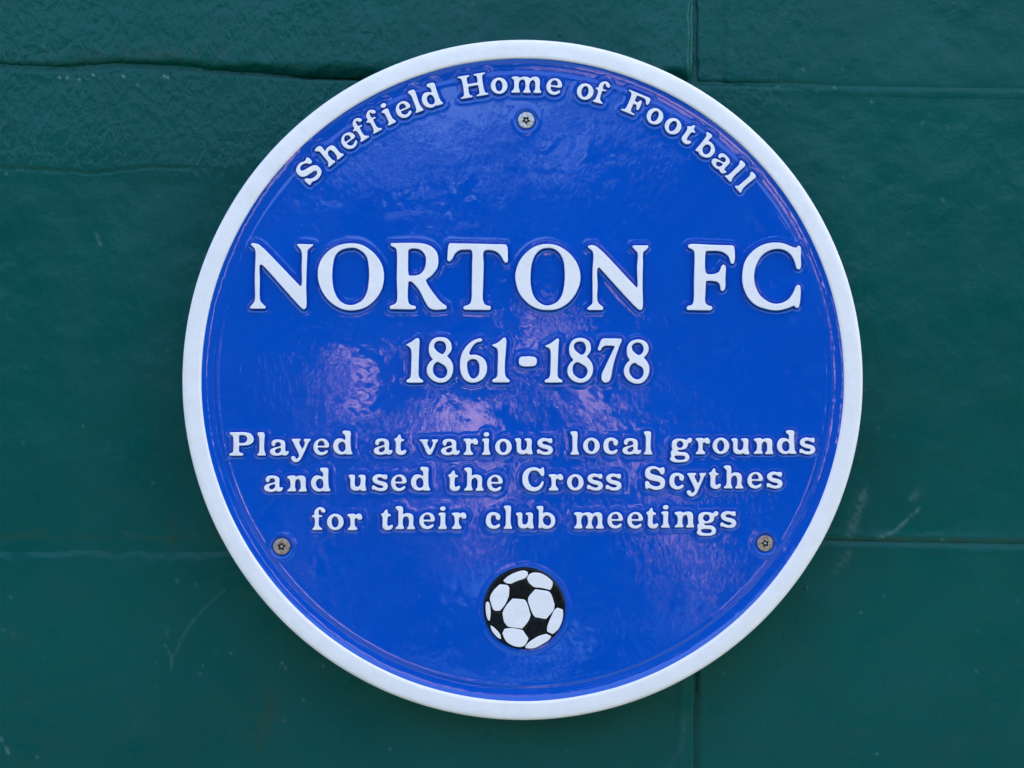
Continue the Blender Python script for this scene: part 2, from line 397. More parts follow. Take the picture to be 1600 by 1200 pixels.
# large title letters and numerals, traced where they stand: (kind, x0, y0, scale, loops)
T = [
('letter', 380, 370, 9.233, '112,100* 150,92 215,106 265,140 830,718* 845,690 845,450 848,250 835,195 800,150 775,120* 785,105* 1012,110* 1014,130* 960,170 935,195 928,260 918,500 912,700 908,1030 880,1052 850,1035 300,430 262,402 245,415 243,600 248,920 262,945 330,1012* 325,1040* 100,1040* 97,1018* 155,950 170,915 170,600 178,200 165,170 115,122*'),
('letter', 490, 370, 9.233, '540,95 700,120 870,235 985,400 1018,570 985,760 880,920 740,1025 560,1065 400,1040 230,930 110,760 62,570 85,390 190,230 350,130', '520,165 600,165 700,215 765,290 795,430 800,600 770,800 700,920 600,975 520,985 440,965 360,900 300,780 272,600 285,400 320,270 400,195'),
('letter', 600, 370, 9.233, '95,95* 300,90 560,98 680,140 760,220 785,340 770,450 700,550 605,625* 620,670 720,820 830,950 905,1000* 905,1045* 720,1055 650,1025 600,950 500,760 410,660 380,645 355,650* 345,800 350,930 370,975 455,1000* 465,1030 440,1052* 90,1045* 80,1015 95,995* 160,970 185,930 185,600 185,220 170,170 100,135*', '365,185 430,172 520,190 590,260 605,370 580,470 520,540 430,562 358,558* 350,500 352,200*'),
('letter', 690, 370, 9.233, '115,95* 400,100 920,112* 945,135 955,280 950,370 925,382* 895,350 850,270 780,215 700,195 630,200 605,225 608,400 600,700 598,920 630,980 705,1000* 712,1040 690,1060* 330,1055* 310,1030 325,1000* 400,975 428,920 435,700 440,400 440,220 420,192 350,190 270,195 200,240 150,330 115,362* 85,345 85,270 100,120'),
('letter', 795, 370, 9.233, '560,105 700,130 850,220 970,360 1028,520 1025,670 960,830 850,960 710,1040 570,1060 430,1045 290,975 160,830 105,680 95,540 140,380 230,250 380,140', '560,165 640,175 720,230 780,330 803,480 800,680 760,850 690,945 600,985 530,992 440,950 360,860 318,700 315,540 340,360 400,240 480,180'),
('letter', 905, 370, 9.233, '125,130* 200,122 260,150 830,738* 838,700 832,450 838,240 800,190 762,150* 770,125* 990,125* 1000,150* 965,190 925,225 918,400 912,700 908,1040 880,1062 840,1040 300,460 285,445 265,460 265,700 270,945 345,1015* 340,1060* 125,1060* 112,1035 185,965 190,900 190,500 200,240 180,200 125,160'),
('letter', 1060, 370, 9.233, '135,125* 160,108 500,118 780,125* 800,150 808,350 790,395* 760,390 720,290 660,235 580,210 400,208* 390,230 390,510 410,535 520,535 585,500 615,430 640,398* 675,420 675,600 670,750 640,790* 610,775 595,700 560,655 480,640 395,640* 388,800 385,940 410,980 480,1005* 487,1040 460,1065* 125,1060* 112,1035 130,1000* 200,975 215,930 222,600 228,250 215,200 140,160*'),
('letter', 1145, 370, 9.233, '650,85 740,100 850,145 910,162* 935,128* 970,140 978,300 975,450 950,478* 920,465 890,370 840,270 750,200 640,178 530,200 420,270 340,400 305,560 320,700 380,830 480,920 600,965 700,955 800,900 870,800 910,710 945,690* 970,720 965,950 945,1025* 910,1030 880,995* 780,1035 640,1065 500,1050 330,990 210,870 140,690 135,520 170,360 270,220 420,120 540,88'),
('numeral', 625, 520, 13.333, '125,250* 240,190 340,115 385,110 405,140 398,400 390,700 395,900 420,950 480,990* 487,1030 460,1042* 160,1042* 130,1010 150,975* 200,950 222,900 235,700 240,420 225,340 190,295 130,265*'),
('numeral', 625, 520, 13.333, '850,92 950,105 1040,175 1080,290 1060,390 980,490* 1050,560 1105,680 1105,800 1060,930 960,1020 850,1042 730,1020 620,940 560,830 570,700 620,610 690,555* 640,500 605,400 605,280 650,170 740,105', '840,175 920,200 958,280 945,380 890,445 840,430 760,370 712,300 730,220 780,180', '785,608 850,640 940,700 985,790 970,880 900,940 820,945 740,900 692,820 690,730 720,650'),
('numeral', 710, 520, 13.333, '535,115 575,130 580,165 550,190 480,200 400,260 340,350 305,430* 330,462 420,455 520,480 600,530 660,620 682,740 650,880 570,980 450,1035 350,1042 240,1000 150,880 118,740 118,600 150,450 220,320 330,200 430,145', '390,550 450,560 500,620 522,700 520,800 500,880 440,940 390,955 340,930 300,860 268,740 268,640 290,590 340,560'),
('numeral', 710, 520, 13.333, '785,250* 880,215 960,160 1020,105 1060,105 1080,140 1070,400 1055,600 1055,850 1080,930 1150,980* 1152,1020 1130,1038* 800,1035* 785,1000 800,970* 860,940 890,900 900,700 905,420 895,345 860,310 790,275'),
('hyphen', 800, 520, 13.333, '180,505 460,505 510,540 510,650 470,690 190,692 148,650 148,540'),
('numeral', 800, 520, 13.333, '690,270* 800,220 880,160 950,115 975,130 970,250 960,500 950,850 960,930 1050,990* 1045,1040* 690,1040* 672,1010 690,980* 760,945 785,900 800,700 800,400 780,335 740,310 700,295'),
('numeral', 870, 520, 13.333, '490,105 600,130 680,200 708,310 690,410 620,495* 680,560 740,660 755,770 730,880 660,980 560,1035 470,1045 350,1010 260,930 218,830 225,730 270,640 345,570* 290,500 255,390 265,260 320,165 400,118', '480,185 550,200 595,270 605,350 570,430 520,462 460,430 380,360 352,290 380,220', '440,615 520,660 600,710 638,790 610,890 550,945 480,952 400,910 345,850 325,760 340,680 390,625'),
('numeral', 930, 520, 13.333, '155,118* 380,118 545,125* 550,165 500,280 460,400 400,580 360,750 320,950 280,1020 220,1042 160,1020 130,960 135,860 180,760 260,590 350,400 405,290* 395,275* 200,275 150,300 110,365 75,380* 50,355 80,260 120,150'),
('numeral', 930, 520, 13.333, '890,138 1000,160 1085,230 1112,340 1080,440 1010,520* 1070,590 1120,690 1125,800 1080,940 980,1040 870,1065 740,1030 640,940 595,840 600,740 650,640 720,570* 670,490 655,380 670,270 730,190 810,150', '870,210 950,225 995,290 1000,370 960,440 900,465 840,430 780,370 760,300 790,240', '815,630 900,680 980,730 1005,810 985,900 920,960 850,968 770,920 718,850 708,760 740,680'),
]
ROWS = [
 'P358.5,712 l402,712 a421.8,711.8 y454.8,711.8 e489.8,711 d520.5,710 a584,710.5 t616,710.8 v655.5,710.8 a689,711 r723.8,711 i752.8,711 o773.5,711 u804.3,710 s838.7,710.5 l891,710.5 o911,709.5 c942.5,709.6 a972.3,710 l1005.5,710.3 g1046.8,709.6 r1086.5,710 o1113,709.2 u1142.5,710 n1177.5,709.6 d1213.7,709.5 s1248.7,709.8',
 'a412.7,768.2 n449,768.2 d486,768 u544.5,766.8 s581,767 e611,767.2 d642,766.4 t700.2,767 h725,766.7 e761,767.7 C815.8,766.8 r857,766.6 o885.7,766.2 s916.8,766.1 s946,766.1 S1007.7,765.2 c1045.6,764.5 y1072.8,765.4 t1107.5,763.9 h1130.5,763.4 e1167.5,763.2 s1197.5,763.2',
 'f487.2,828.2 o511,828.2 r543,828.5 t595.2,828 h617.8,827 e655.2,826.6 i684.6,826.8 r705.7,826.6 c759,826 l786.8,826.4 u806.3,826 b838,826 m896.6,825.8 e949,825.7 e980,825.6 t1009.6,825.6 i1032.6,824.7 n1053.9,824.4 g1088.3,824.5 s1125.2,824.7',
]
ARC = [('S', -45.6), ('h', -40.3), ('e', -35.9), ('f', -32.9), ('f', -29.9), ('i', -26.9), ('e', -23.7), ('l', -20.9), ('d', -17.9),
       ('H', -9.5), ('o', -4.5), ('m', 0.8), ('e', 6.2), ('o', 12.3), ('f', 15.4), ('F', 22.4), ('o', 26.7), ('o', 30.7), ('t', 34.2), ('b', 38.4), ('a', 42.6), ('l', 45.6), ('l', 48.5)]
CX, CY = 816.5, 593.7
HT_BIG, HT_SMALL = 6.6, 5.4        # height of the castings in px (about 2 mm)

glyph_loops = {}
for ch, g in G.items():
    loops = []; extra = []
    for k, s in enumerate(g[1:]):
        island = s.startswith('@')
        lp = outline(s.lstrip('@'), 10.0, 1.15, 0.75)
        (extra if island else loops).append(lp)
    allx = np.concatenate(loops + extra)[:, 0]
    x0, x1 = allx.min(), allx.max()
    base = -g[0] / 10.0
    sh = np.array([x0, base])
    glyph_loops[ch] = ([l - sh for l in loops], [l - sh for l in extra], x1 - x0)

# ------------------------------------------------------------------ the plaque
plaque = empty('plaque', (PX(CX, 0), 0, PZ(CY, 0)),
               'round blue cast plaque with raised white letters and white rim, screwed to the wall', 'plaque')
def world_parent(o):
    """keep world coordinates of a child built in world space"""
    o.parent = plaque
    o.matrix_parent_inverse = Matrix.Translation(plaque.location).inverted()
    return o
D_FIELD = -YF - HT_BIG * S           # depth of the blue ground in front of the wall
D_RIM = -YF + 0.3 * S
contour_pts = []                     # for the fillets of paint round the castings (px, y down)

def put_letter(name, me, px, py, ang=0.0):
    o = bpy.data.objects.new(name, me); COL.objects.link(o)
    o.location = (PX(px, D_FIELD + 0.001), -D_FIELD, PZ(py, D_FIELD + 0.001))
    k = (D - YF - D_FIELD - 0.001) / D
    o.scale = (k, 1, k)
    o.rotation_euler = (0, math.radians(ang), 0)
    return world_parent(o)
small_mesh = {}
for ch, (loops, extra, w) in glyph_loops.items():
    me = raised_mesh('letter', loops, HT_SMALL)
    if extra:                         # dot of the i: joined to the same casting
        m2 = raised_mesh('letter', extra, HT_SMALL)
        bm = bmesh.new(); bm.from_mesh(me); bm.from_mesh(m2); bm.to_mesh(me); bm.free()
    small_mesh[ch] = me
NAME_LABEL = {}
def note(loops, px, py, ang):
    a = math.radians(ang); c, s_ = math.cos(a), math.sin(a)
    for lp in loops:
        x = lp[:, 0] * c + lp[:, 1] * s_; y = -lp[:, 0] * s_ + lp[:, 1] * c
        contour_pts.append(np.stack([px + x, py - y], 1))
for row in ROWS:
    for tok in row.split():
        ch = tok[0]; x, y = map(float, tok[1:].split(','))
        put_letter('letter', small_mesh[ch], x, y, random.uniform(-0.5, 0.5))
        note(glyph_loops[ch][0] + glyph_loops[ch][1], x, y, 0)
RB = 448.5
for ch, ang in ARC:
    a = math.radians(ang); w = glyph_loops[ch][2]
    bx, by = 816 + RB * math.sin(a), 594 - RB * math.cos(a)
    x = bx - w / 2 * math.cos(a); y = by - w / 2 * math.sin(a)
    put_letter('letter', small_mesh[ch], x, y, ang)
    note(glyph_loops[ch][0] + glyph_loops[ch][1], x, y, ang)
for (kind, x0, y0, scale, *lps) in T:
    loops = [outline(s, scale, 1.3, 0.9) for s in lps]
    me = raised_mesh(kind, loops, HT_BIG, draft=1.4, edge=1.2)
    put_letter(kind, me, x0, y0, 0)
    note(loops, x0, y0, 0)

# --- blue ground: one polar height field with cove, paint fillets and screw seats
SCREWS = [(822, 188, M_STEEL, 12.8, 17), (440, 854, M_RUST, 13.0, -12), (1195.5, 849, M_RUST, 12.4, 40)]
NA, NRING = 1560, 236
R_IN = 503.0
rr = np.concatenate([[0.5], np.linspace(3, 474, NRING - 26), np.linspace(475.2, R_IN, 25)])
th = np.linspace(0, 2 * math.pi, NA, endpoint=False)
RR, TH = np.meshgrid(rr, th, indexing='ij')
X = CX + RR * np.cos(TH); Y = CY + RR * np.sin(TH)
H = np.zeros_like(RR)
H += 0.10 * fbm(X / 90, Y / 90, 1, 3) + 0.05 * fbm(X / 16, Y / 16, 3, 3)
dist = np.full(X.size, 99.0)
Xf, Yf = X.ravel(), Y.ravel()
for pts in contour_pts:
    x0, y0 = pts.min(0) - 16; x1, y1 = pts.max(0) + 16
    idx = np.nonzero((Xf > x0) & (Xf < x1) & (Yf > y0) & (Yf < y1))[0]
    if len(idx) == 0: continue
    p = pts[::2]
    d2 = (Xf[idx, None] - p[None, :, 0]) ** 2 + (Yf[idx, None] - p[None, :, 1]) ** 2
    dist[idx] = np.minimum(dist[idx], np.sqrt(d2.min(1)))
dist = dist.reshape(X.shape)
wob = 1 + 0.35 * fbm(X / 22, Y / 22, 5, 2)
H += -1.5 * np.exp(-(dist / 2.7) ** 2) + 0.12 * np.exp(-((dist - 6.5) / 2.4) ** 2) + 0.18 * (1 - sstep(6.5, 11.0, dist * wob))
# screw seats
for (sx, sy, _, sr, _) in SCREWS:
    d = np.hypot(X - sx, Y - sy)
    H += 0.9 * np.exp(-((d - 19.5) / 3.2) ** 2) - 2.6 * (1 - sstep(13.5, 17.5, d))
# seat of the football
d = np.hypot(X - 819.3, Y - 950.7)
H += 0.55 * np.exp(-((d - 68.5) / 2.6) ** 2)
# cove up to the rim, with the run of paint at its foot
RN = RR + 0.6 * fbm(np.cos(TH) * 9 + 20, np.sin(TH) * 9 + 20, 6, 2)
rise = sstep(481, 512, RN) * 2 * 0.5
H += (HT_BIG - 2.2) * (np.clip((RN - 481.5) / 21.0, 0, 1) ** 1.7)
H += 0.55 * np.exp(-((RN - 477.5) / 2.6) ** 2) - 0.35 * np.exp(-((RN - 483) / 2.0) ** 2)
DEP = D_FIELD + H * S
kk = (D - YF - DEP) / D
kk0 = (D - YF - D_FIELD) / D
V = np.stack([(X - 800) * S * kk0, -DEP, ZC + (600 - Y) * S * kk0], -1).reshape(-1, 3)
i = np.arange(NRING - 1)[:, None] * NA; j = np.arange(NA)[None, :]; j2 = (j + 1) % NA
q = np.stack([i + j, i + NA + j, i + NA + j2, i + j2], -1).reshape(-1, 4)
me = mesh_np('blue_ground', V, q)
# plug the tiny hole at the centre
fattr(me, 'ripple', 1 - 0.85 * sstep(468, 480, RR))
me.materials.append(M_BLUE)
bm = bmesh.new(); bm.from_mesh(me); bm.verts.ensure_lookup_table()
f = bm.faces.new([bm.verts[k] for k in range(NA)]); f.smooth = True
f.normal_update()
bm.to_mesh(me); bm.free()
nrm = me.polygons[0].normal
if nrm.y > 0: me.flip_normals()
face = bpy.data.objects.new('enamelled_face', me); COL.objects.link(face); world_parent(face)

# --- white rim with rounded shoulders and body sides (lathe)
def lathe(name, prof, n=512, cx=CX, cy=CY, mat=None, wob=0.0, closed_top=False):
    verts = []; 
    for (r, dep) in prof:
        k = (D - YF - dep) / D
        for a in range(n):
            t = 2 * math.pi * a / n
            w = wob * (math.sin(3 * t + 1) + 0.6 * math.sin(7 * t + r) + 0.5 * math.sin(17 * t)) * 0.5
            verts.append(((cx - 800 + (r + w) * math.cos(t)) * S * KR, -dep, ZC + (600 - cy - (r + w) * math.sin(t)) * S * KR))
    q = []
    for i in range(len(prof) - 1):
        for a in range(n):
            b_ = (a + 1) % n
            q.append((i * n + a, i * n + b_, (i + 1) * n + b_, (i + 1) * n + a))
    me = mesh_np(name, np.array(verts), np.array(q))
    bm = bmesh.new(); bm.from_mesh(me)
    if closed_top:
        bm.verts.ensure_lookup_table(); bm.faces.new([bm.verts[(len(prof) - 1) * n + k] for k in range(n)])
    bmesh.ops.recalc_face_normals(bm, faces=bm.faces); bm.to_mesh(me); bm.free()
    if mat: me.materials.append(mat)
    return me
KR = (D - YF - D_RIM) / D
dr = D_RIM
prof = [(500.6, dr - 8.5 * S), (502.5, dr - 3.2 * S), (502.9, dr - 2.2 * S), (503.4, dr - 1.2 * S), (504.4, dr - 0.45 * S), (506.2, dr - 0.05 * S), (509, dr),
        (520, dr + 0.15 * S), (527, dr - 0.2 * S), (530, dr - 1.1 * S), (531.8, dr - 2.8 * S), (532.6, dr - 5.5 * S)]
rim = bpy.data.objects.new('rim', lathe('rim', prof, 640, mat=M_WHITE, wob=0.25)); COL.objects.link(rim); world_parent(rim)
prof = [(532.3, dr - 5.4 * S), (532.0, dr - 9 * S), (529.0, dr - 14 * S), (529.0, 0.0042), (525, 0.0036), (300, 0.0036)]
body = bpy.data.objects.new('plaque_back', lathe('plaque_back', prof, 320, mat=M_BACK, closed_top=True)); COL.objects.link(body); world_parent(body)

# --- screws (security head with star recess and centre pin)
def screw(px, py, mat, r, rot):
    o = empty('screw', (0, 0, 0)); 
    n = 60; S_ = S
    def ring(rad, y, star=False):
        out = []
        for a in range(n):
            t = 2 * math.pi * a / n
            rd = rad
            if star: rd = rad * (1 + 0.24 * math.cos(5 * t))
            out.append((rd * S_ * math.cos(t), y * S_, rd * S_ * math.sin(t)))
        return out
    rings = [(r, 2.5, 0), (r, -0.4, 0), (r * .965, -1.1, 0), (r * .90, -1.5, 0), (r * .80, -1.35, 0), (r * .62, -1.45, 0), (r * .40, -1.5, 1)]
    v = []; [v.extend(ring(a, b_, c)) for a, b_, c in rings]
    f = [(i * n + a, i * n + (a + 1) % n, (i + 1) * n + (a + 1) % n, (i + 1) * n + a) for i in range(len(rings) - 1) for a in range(n)]
    me = bpy.data.meshes.new('screw_head'); me.from_pydata(v, [], f); me.materials.append(mat)
    rec = [(r * .40, -1.5, 1), (r * .36, 2.4, 1)]
    v = []; [v.extend(ring(a, b_, c)) for a, b_, c in rec]
    f = [(a, (a + 1) % n, n + (a + 1) % n, n + a) for a in range(n)] + [tuple(range(n, 2 * n))]
    me2 = bpy.data.meshes.new('drive_recess'); me2.from_pydata(v, [], f); me2.materials.append(M_RECESS)
    pin = [(r * .15, 2.4, 0), (r * .145, -0.8, 0), (r * .10, -1.25, 0), (r * 0.03, -1.35, 0)]
    v = []; [v.extend(ring(a, b_, c)) for a, b_, c in pin]
    f = [(i * n + a, i * n + (a + 1) % n, (i + 1) * n + (a + 1) % n, (i + 1) * n + a) for i in range(3) for a in range(n)] + [tuple(range(3 * n, 4 * n))]
    me3 = bpy.data.meshes.new('centre_pin'); me3.from_pydata(v, [], f); me3.materials.append(M_STEEL)
    for m in (me, me2, me3):
        bm = bmesh.new(); bm.from_mesh(m); bmesh.ops.recalc_face_normals(bm, faces=bm.faces)
        bm.to_mesh(m); bm.free()
        m.polygons.foreach_set('use_smooth', [True] * len(m.polygons))
    dep = D_FIELD + 0.2 * S
    h = bpy.data.objects.new('screw', me)
    COL.objects.link(h)
    h.location = (PX(px, dep), -dep, PZ(py, dep)); h.rotation_euler = (0, math.radians(rot), 0)
    world_parent(h)
    bpy.data.objects.remove(o)
    for nm, m in (('drive_recess', me2), ('centre_pin', me3)):
        c = bpy.data.objects.new(nm, m); COL.objects.link(c); c.parent = h
    return h
for k, (sx, sy, mt, sr, rot) in enumerate(SCREWS):
    h = screw(sx, sy, mt, sr, rot)
    h['label'] = ['bright steel security screw under the word Home', 'tarnished screw at the lower left of the plaque', 'tarnished screw at the lower right of the plaque'][k]

# --- football emblem
def local_piece(name, loops, h, mats, parent, dep, draft, edge):
    me = raised_mesh(name, loops, h, z0=-0.3, draft=draft, edge=edge, mats=mats)
    o = bpy.data.objects.new(name, me); COL.objects.link(o)
    kx = (D - YF - dep - h * S) / D
    o.location = (PX(740, dep + h * S), -dep, PZ(870, dep + h * S)); o.scale = (kx, 1, kx)
    world_parent(o)
    if parent is not None:
        mw = o.matrix_parent_inverse.copy()
        o.parent = parent
        o.matrix_parent_inverse = Matrix.Identity(4)
        pb = parent
        # the ball has its own plain transform: place the piece relative to it
        o.location = (0, o.location.y - pb.location.y, 0); o.scale = (kx / pb.scale.x, 1, kx / pb.scale.z)
        o.location.x = (PX(740, dep + h * S) - pb.location.x) / pb.scale.x
        o.location.z = (PZ(870, dep + h * S) - pb.location.z) / pb.scale.z
    return o
disc = outline(ell(595, 606, 470, 473, 40), 7.5, 1.6, 0.5)
BALL_H = 3.4
ball = local_piece('football_emblem', [disc], BALL_H, (M_BLACK, M_BLACK), None, D_FIELD, 1.6, 1.4)
ball['label'] = 'small raised black and white football below the inscription'
WP = ['345,280* 400,230 500,180 590,160 638,180* 635,220* 600,255 500,290 440,320* 380,310', '650,205* 700,185 790,195 870,240 930,295* 925,340 900,392* 800,368 710,360* 650,310 622,255*',
 '305,322* 400,335 420,365* 415,460* 370,560 310,635* 240,630 205,560* 190,480 230,400', '455,488* 595,500* 620,530 670,685* 640,760 570,845* 400,822* 360,770 335,660* 370,590',
 '720,380* 870,400* 905,430 950,560* 940,620 850,732* 720,710* 690,670 638,530* 640,480', '150,528 178,532 200,640 190,755* 170,745 143,650',
 '985,595* 1048,620* 1045,720 1000,840 930,910* 862,880* 860,830 900,720 950,620', '195,800* 240,830 310,910 325,970* 270,940 210,860',
 '360,845* 450,835 575,858* 645,960* 600,1040 540,1060 450,1040 380,990 335,900*', '850,902* 912,932* 890,970 800,1030 700,1075 610,1075* 605,1055 660,990* 760,930']
BP = ['445,325* 605,272* 692,370* 618,480* 435,462*', '705,715* 845,742* 848,875* 668,935* 595,850*', '215,648* 305,655* 345,825* 318,858* 205,760*', '935,305* 1010,400 1058,555* 965,565* 912,410*']
dp = D_FIELD + BALL_H * S
for s in WP: local_piece('white_panel', [outline(s, 7.5, 1.4, 0.9)], 1.5, (M_BLACK, M_WHITE), ball, dp, 0.7, 0.8)
for s in BP: local_piece('black_panel', [outline(s, 7.5, 1.6, 0.8)], 1.1, (M_BLACK, M_BLACK), ball, dp, 0.7, 0.9)

# ------------------------------------------------------------------ the wall of painted blocks
KW = (D - YF) / D
wall = empty('block_wall', (0, 0.0, 0), 'concrete block wall under thick dark teal green paint, behind the round blue plaque', 'wall')
J1 = lambda x: np.interp(x, [-700, -60, 0, 60, 110, 190, 260, 330, 420, 480, 540, 700, 1085, 1180, 1300, 1450, 1600, 2600],
                         [112, 106, 105, 109, 110, 103, 106, 112, 117, 122, 123, 128, 131, 132, 136, 139, 141, 146])
J2 = lambda x: np.interp(x, [-700, 0, 500, 1100, 1290, 1400, 1500, 1600, 2600], [850, 852, 853, 846, 846, 849, 851, 852, 853])
def const(v): return lambda x: np.full_like(np.asarray(x, dtype=float), v)
TOPY = -1305
rows_y = [const(TOPY), const(-590), J1, J2] + [const(852 + 715 * k) for k in range(1, 7)]
VJ_TOP = lambda y: 1083 + 0.004 * y
VJ_BOT = lambda y: 1088 + 0.004 * (y - 1100)
def wear_at(x, y):
    w = np.zeros_like(x)
    def seg(x0, y0, x1, y1, r, a, nz=1.0):
        nonlocal w
        dx, dy = x1 - x0, y1 - y0; L = dx * dx + dy * dy
        t = np.clip(((x - x0) * dx + (y - y0) * dy) / L, 0, 1)
        d = np.hypot(x - x0 - t * dx, y - y0 - t * dy)
        v = a * np.exp(-(d / r) ** 2) * (1 - nz + nz * np.clip(0.55 + 1.4 * fbm(x / 6, y / 6, 2, 2), 0, 1.3))
        w = np.maximum(w, v)
    def path(pts, r, a, nz=1.0):
        for p, q_ in zip(pts[:-1], pts[1:]): seg(*p, *q_, r, a, nz)
    path([(1350, 768), (1338, 800), (1326, 834)], 8, 0.24)
    path([(1328, 862), (1318, 878), (1308, 892)], 6, 0.16)
    path([(1371, 840), (1395, 832), (1415, 815), (1438, 793)], 2.2, 0.42)
    path([(1425, 780), (1438, 766)], 7, 0.13)
    path([(270, 1030), (285, 995), (305, 965), (330, 940), (350, 922)], 1.6, 0.17, 0.6)
    path([(258, 1008), (268, 1026), (268, 1045)], 1.8, 0.22)
    path([(262, 980), (261, 992)], 1.8, 0.16)
    path([(150, 366), (157, 383)], 2.0, 0.22, 0.3)
    path([(2, 1154), (10, 1168), (13, 1176)], 2.6, 0.34)
    path([(5, 985), (22, 992)], 3, 0.12)
    path([(1066, 1120), (1067, 1150), (1060, 1180), (1045, 1198)], 4, 0.10)
    rs = np.random.RandomState(3)
    spots = [(93, 121), (105, 121.5), (124, 124), (146, 117), (193, 119), (257, 119), (262, 121), (215, 133), (10, 272),
             (1362, 159), (1304, 137), (1255, 108), (1345, 957), (441, 1036), (446, 1043), (505, 1041), (474, 1094), (361, 1021), (58, 1183), (1370, 1178), (1472, 843)]
    for k, (sx, sy) in enumerate(spots):
        w = np.maximum(w, (0.9 if k < 7 else 0.45) * np.exp(-(((x - sx) ** 2 + (y - sy) ** 2) / (1.9 if k < 7 else 1.8) ** 2)))
    for k in range(130):
        sx, sy = rs.uniform(-50, 1650), rs.uniform(0, 1250)
        w = np.maximum(w, rs.uniform(0.08, 0.28) * np.exp(-(((x - sx) ** 2 + ((y - sy)) ** 2) / rs.uniform(1.4, 2.6) ** 2)))
    return w
def stain_shade_at(x, y):
    s = np.zeros_like(x)
    for (sx, sy, rx, ry, a) in ((268, 832, 9, 20, .5), (415, 1120, 22, 45, .45), (165, 865, 22, 10, .15), (230, 85, 200, 9, .35), (400, 1160, 25, 20, .3), (1480, 843, 150, 4.5, .6), (130, 92, 60, 8, .35)):  # brown stains, plus the joint overhang's shade painted as a thin band at right
        s = np.maximum(s, a * np.exp(-((x - sx) / rx) ** 2 - ((y - sy) / ry) ** 2) * np.clip(0.7 + 1.5 * fbm(x / 14, y / 14, 4, 3), 0, 1.2))
    return s
def stipple_at(x, y):
    a = 0.75 * (1 - sstep(560, 800, x)) * (1 - sstep(255, 290, y))
    b_ = 0.30 * (1 - sstep(150, 240, np.hypot(x - 1100, (y - 60) * 1.4)))
    return np.clip(0.10 + a + b_ + 0.10 * fbm(x / 80, y / 80, 3, 2), 0.03, 1)
def ticks(a, b, lo, hi, fine, coarse):
    t = [a]
    while t[-1] < b:
        c = t[-1]
        s = fine if lo <= c <= hi else coarse
        if c < lo < c + s: s = max(lo - c, 1e-3)
        t.append(c + s)
    t[-1] = b
    return np.array(t)
FINE = 2.6
def surf_base(x, y):
    """slow unevenness of the painted blockwork, in px towards the camera"""
    return 1.6 * fbm(x / 260, y / 260, 0, 3) + 0.35 * fbm(x / 40, y / 40, 2, 2)
def to_world(x, y, h):
    return np.stack([(x - 800) * S * KW, -(h * S), ZC + (600 - y) * S * KW], -1)
def add_block(row, xl, xr, offs=0.0, special=None):
    top, bot = rows_y[row], rows_y[row + 1]
    ymid = 0.5 * (float(top(np.array(800.))) + float(bot(np.array(800.))))
    a, c = float(xl(ymid)) if callable(xl) else xl, float(xr(ymid)) if callable(xr) else xr
    y0, y1 = float(top(np.array(.5 * (a + c)))), float(bot(np.array(.5 * (a + c))))
    infr = (c > -60 and a < 1660 and y1 > -60 and y0 < 1260)
    xs = ticks(a, c, -60, 1660, FINE if infr else 60, 60)
    ys = ticks(y0, y1, -60, 1260, FINE if infr else 60, 60)
    # a few close lines at the arris on coarse blocks
    if not infr:
        xs = np.unique(np.concatenate([xs, [a + 4, a + 9, c - 4, c - 9]])); ys = np.unique(np.concatenate([ys, [y0 + 4, y0 + 9, y1 - 4, y1 - 9]]))
    XX, VV = np.meshgrid(xs, (ys - y0) / (y1 - y0))
    T_, B_ = top(XX), bot(XX)
    gap = 3.0
    YY = T_ + gap + (B_ - T_ - 2 * gap) * VV
    dT, dB = YY - T_, B_ - YY
    dL, dR = XX - a, c - XX
    nz = 1 + 0.5 * fbm(XX / 30, YY / 30, 1, 2)
    H = surf_base(XX, YY) + offs
    def drop(d, w, dep): return dep * (1 - sstep(gap * 0.6, w, d * nz)) 
    if special: H = special(XX, YY, H, dT, dB, dL, dR, nz)
    else:
        for d_ in (dT, dB, dL, dR): H = H - drop(d_, 10, 5)
    V = to_world(XX, YY, H).reshape(-1, 3)
    q = grid_quads(*XX.shape)
    me = mesh_np('block', V, q)
    if me.polygons[0].normal.y > 0: me.flip_normals()
    fattr(me, 'wear', wear_at(XX, YY) if infr else np.zeros(XX.size))
    fattr(me, 'stain_shade', stain_shade_at(XX, YY) if infr else np.zeros(XX.size))
    fattr(me, 'stipple', stipple_at(XX, YY))
    me.materials.append(M_TEAL)
    o = bpy.data.objects.new('block', me); link(o, wall)
    return o
def soft(H, d, w, dep, nz): return H - dep * (1 - sstep(1.5, w, d * nz))
def sp_topleft(X, Y, H, dT, dB, dL, dR, nz):
    H = H + np.interp(X, [-100, 0, 200, 400, 560, 900], [2.2, 2.6, 5.0, 8.0, 12.0, 11.0])     # swells out above the open joint
    H = H - np.interp(Y, [-200, 60, 130], [4.0, 1.2, 0.0]) 
    ew = np.interp(X, [0, 300, 560], [12.0, 16.0, 24.0])
    e = np.clip(1 - dB * nz / ew, 0, 1)
    H = H - 24 * e ** 2.0
    H = soft(H, dR, 9, 9, nz); H = soft(H, dL, 10, 5, nz); return soft(H, dT, 10, 5, nz)
def sp_topright(X, Y, H, dT, dB, dL, dR, nz):
    H = H + 0.3
    H = H - 2.2 * (1 - sstep(38, 62, dL * (1 + 0.12 * (nz - 1)))) + 1.7 * np.exp(-((dL - 54) / 5.0) ** 2) * nz
    k = 1 - sstep(1180, 1330, X)
    H = H - k * 4.5 * (1 - sstep(1.0, 8, dB * nz)) - (1 - k) * 0.4 * (1 - sstep(1, 10, dB * nz))
    H = soft(H, dL, 8, 9, nz); H = soft(H, dR, 10, 5, nz); return soft(H, dT, 10, 5, nz)
